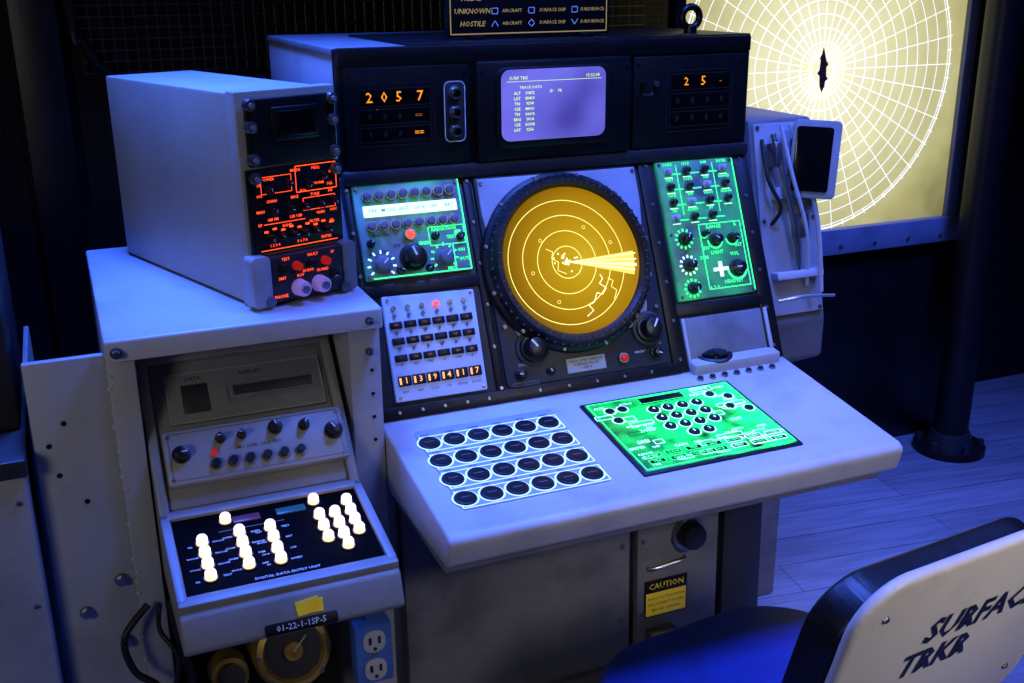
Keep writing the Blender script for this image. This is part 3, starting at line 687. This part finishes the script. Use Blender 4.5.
# ================================================================= CHAIR
ch=root('operator_chair')
WSH=mat('white_chair_shell',(214,208,200),.4,0,(190,184,178),7,bump=.05,lo=.55,hi=.8)
BLUEF=mat('blue_vinyl',(20,46,130),.5,0,(15,36,105),10,bump=.1)
CUSH=mat('black_vinyl',(11,11,12),.4,bump=.15,bscale=20)
ca=math.radians(6)
XD=Vector((math.cos(ca),math.sin(ca),0));YD=Vector((.02,-.26,.96))
FR=frame((.745,-1.045,-.970),XD,YD-XD*YD.dot(XD))
b=MB(ch,'backrest_shell')
b.poly(FR,rrect(0,.015,.55,.45,.10,8),-.012,.012,WSH,.010,3)
b.text(FR,'SURFACE',.054,.086,.0135,.074,BLK,shear=.2,sx=.92,off=.03);b.text(FR,'TRKR',-.036,.014,.0135,.074,BLK,shear=.2,sx=.92,off=.03)
for x in (-.215,.215):
    for y in (.17,-.12):b.screw(FR,x,y,.012,.007,STEEL)
b.done()
b=MB(ch,'back_cushion')
b.poly(FR,rrect(-.012,-.025,.53,.42,.10,8),-.085,-.012,CUSH,.030,4);b.done()
SC=(.585,-.80)
b=MB(ch,'seat')
SM=Matrix.Translation((SC[0],SC[1],-1.26))@Matrix.Rotation(ca,4,'Z')
b.poly(SM,rrect(0,0,.60,.56,.19,8),0,.08,BLUEF,.03,4)
b.box(I,SC[0]-.2,SC[0]+.2,SC[1]-.18,SC[1]+.18,-1.285,-1.26,STEEL,.006)
b.done()
b=MB(ch,'base')
b.cyl(I,SC[0],SC[1],-1.50,.23,.03,STEEL);b.cyl(I,SC[0],SC[1],-1.53,.06,.06,STEEL)
for k in range(5):
    a=k*2*math.pi/5+.4;c,s_=math.cos(a),math.sin(a)
    b.tube([(SC[0],SC[1],-1.49),(SC[0]+.14*c,SC[1]+.14*s_,-1.495),(SC[0]+.26*c,SC[1]+.26*s_,-1.525)],.018,STEEL)
    b.cyl(frame((SC[0]+.26*c,SC[1]+.26*s_-.012,-1.553),(1,0,0),(0,0,1)),0,0,-.024,.024,.027,RUB)
for x in (.62,.80):b.tube([(x,-.93,-1.09),(x,-.925,-1.18),(x-.02,-.90,-1.275),(x-.05,-.80,-1.275)],.014,STEEL)
b.done()

# ================================================================= ROOM
def room(name,x0,x1,y0,y1,z0,z1,m):
    b=MB(None,name);b.box(I,x0,x1,y0,y1,z0,z1,m);o=b.done();o.location.z+=ZO;return o
FLM=mat('blue_grey_plank_floor',(120,120,130),.38);nt=FLM.node_tree;pbn=nt.nodes['Principled BSDF'];tc=nt.nodes.new('ShaderNodeTexCoord')
mp=nt.nodes.new('ShaderNodeMapping');mp.inputs['Rotation'].default_value=(0,0,.12);nt.links.new(tc.outputs['Object'],mp.inputs[0])
br=nt.nodes.new('ShaderNodeTexBrick');br.inputs['Scale'].default_value=1;br.inputs['Brick Width'].default_value=1.3;br.inputs['Row Height'].default_value=.15;br.inputs['Mortar Size'].default_value=.002
br.inputs['Color1'].default_value=(*lin((140,140,150)),1);br.inputs['Color2'].default_value=(*lin((122,122,132)),1);br.inputs['Mortar'].default_value=(*lin((75,75,85)),1)
nt.links.new(mp.outputs[0],br.inputs[0])
m2=nt.nodes.new('ShaderNodeMapping');m2.inputs['Scale'].default_value=(3,40,1);nt.links.new(mp.outputs[0],m2.inputs[0])
no=nt.nodes.new('ShaderNodeTexNoise');no.inputs['Scale'].default_value=1.5;no.inputs['Detail'].default_value=6;nt.links.new(m2.outputs[0],no.inputs[0])
mx=nt.nodes.new('ShaderNodeMix');mx.data_type='RGBA';mx.blend_type='MULTIPLY';mx.inputs[0].default_value=.6
cr=nt.nodes.new('ShaderNodeValToRGB');cr.color_ramp.elements[0].position=.35;cr.color_ramp.elements[0].color=(.45,.45,.48,1);cr.color_ramp.elements[1].position=.65
nt.links.new(no.outputs['Fac'],cr.inputs[0]);nt.links.new(br.outputs['Color'],mx.inputs[6]);nt.links.new(cr.outputs[0],mx.inputs[7]);nt.links.new(mx.outputs[2],pbn.inputs['Base Color'])
room('floor',-3,4.5,-3.2,1.2,-1.68,-1.58,FLM)
WM=mat('perforated_dark_wall',(14,14,16),.8,spec=.2);nt=WM.node_tree;pbn=nt.nodes['Principled BSDF'];tc=nt.nodes.new('ShaderNodeTexCoord')
mp=nt.nodes.new('ShaderNodeVectorMath');mp.operation='MULTIPLY';mp.inputs[1].default_value=(45,0,45);nt.links.new(tc.outputs['Object'],mp.inputs[0])
fr=nt.nodes.new('ShaderNodeVectorMath');fr.operation='FRACTION';nt.links.new(mp.outputs[0],fr.inputs[0])
dd=nt.nodes.new('ShaderNodeVectorMath');dd.operation='DISTANCE';dd.inputs[1].default_value=(.5,0,.5);nt.links.new(fr.outputs[0],dd.inputs[0])
cr=nt.nodes.new('ShaderNodeValToRGB');cr.color_ramp.elements[0].position=.2;cr.color_ramp.elements[0].color=(.0005,.0005,.0005,1);cr.color_ramp.elements[1].position=.3;cr.color_ramp.elements[1].color=(*lin((26,22,23)),1)
nt.links.new(dd.outputs['Value'],cr.inputs[0]);nt.links.new(cr.outputs[0],pbn.inputs['Base Color'])
DW=mat('dark_wall_paint',(14,14,17),.8)
room('wall_back',-3,4.5,1.1,1.2,-1.58,1.4,WM)
room('wall_left',-3.1,-3,-3.2,1.2,-1.58,1.4,DW);room('wall_right',4.5,4.6,-3.2,1.2,-1.58,1.4,DW)
room('ceiling',-3,4.5,-3.2,1.2,1.4,1.5,DW)
wg=root('wire_mesh_grille')
b=MB(wg,'grille')
for i in range(60):b.cyl(I,-.45+.03*i,1.06,-.10,1.2,.002,CHAR,seg=6)
for i in range(40):b.cyl(frame((-.45,1.055,-.10+.03*i),(0,1,0),(0,0,1)),0,0,0,1.77,.002,CHAR,seg=6)
b.tube([(-.47,1.05,1.1),(-.47,1.05,.1),(-.44,1.05,-.02),(-.38,1.05,-.1),(-.2,1.05,-.13),(1.3,1.05,-.13)],.014,BLK)
b.box(I,-.62,-.50,1.04,1.10,-1.58,1.39,BLK,.004)
b.done()

# ================================================================= LIGHTS
def area(name,loc,tgt,size,col_,e,spread=180):
    l=bpy.data.lights.new(name,'AREA');l.size=size;l.color=col_;l.energy=e;l.spread=math.radians(spread)
    o=bpy.data.objects.new(name,l);o.location=Vector(loc)+Vector((0,0,ZO));d=Vector(tgt)-Vector(loc);o.rotation_euler=d.to_track_quat('-Z','Y').to_euler();col.objects.link(o);return o
area('ceiling_light_blue',(-.35,.10,1.3),(-.25,.0,-.5),.4,(.05,.15,1.),27,75)
area('ceiling_light_blue.001',(.65,-.6,1.3),(.55,-.40,-1.),.5,(.07,.16,1.),18,75)
area('ceiling_light_blue.002',(2.0,-.6,1.3),(1.9,.0,-1.5),.5,(.08,.16,1.),32,80)
area('wall_light_white',(-1.9,-2.1,.15),(-.2,0,-.45),.5,(1,.97,.92),3.4,110)
area('ceiling_light_white',(.9,-2.0,1.3),(.65,-.4,-.8),.5,(.92,.94,1),.75,50)
area('chair_fill_light',(1.2,-3.0,.6),(.8,-1.05,-.9),.3,(1,.93,.88),1.6,40)  # added fill lamp, not a ceiling fixture; brightens the chair back
w=bpy.data.worlds.new('world');sc.world=w;w.use_nodes=True;w.node_tree.nodes['Background'].inputs[0].default_value=(.3,.35,.6,1);w.node_tree.nodes['Background'].inputs[1].default_value=.012

# ================================================================= CAMERA
cx_,cy_,cz_,yaw,pit,roll,f=-0.5429,-2.2247,0.1301,0.3958,0.3233,-0.0104,1.0736
fw=Vector((math.sin(yaw)*math.cos(pit),math.cos(yaw)*math.cos(pit),-math.sin(pit)));rt=Vector((math.cos(yaw),-math.sin(yaw),0));up=rt.cross(fw)
c,s_=math.cos(roll),math.sin(roll);r2=c*rt+s_*up;u2=-s_*rt+c*up
cd=bpy.data.cameras.new('camera');cd.sensor_width=36;cd.lens=36*f*1000/1024;cd.clip_start=.05
co=bpy.data.objects.new('camera',cd);M=Matrix(((r2.x,u2.x,-fw.x,cx_),(r2.y,u2.y,-fw.y,cy_),(r2.z,u2.z,-fw.z,cz_+ZO),(0,0,0,1)));co.matrix_world=M;col.objects.link(co);sc.camera=co
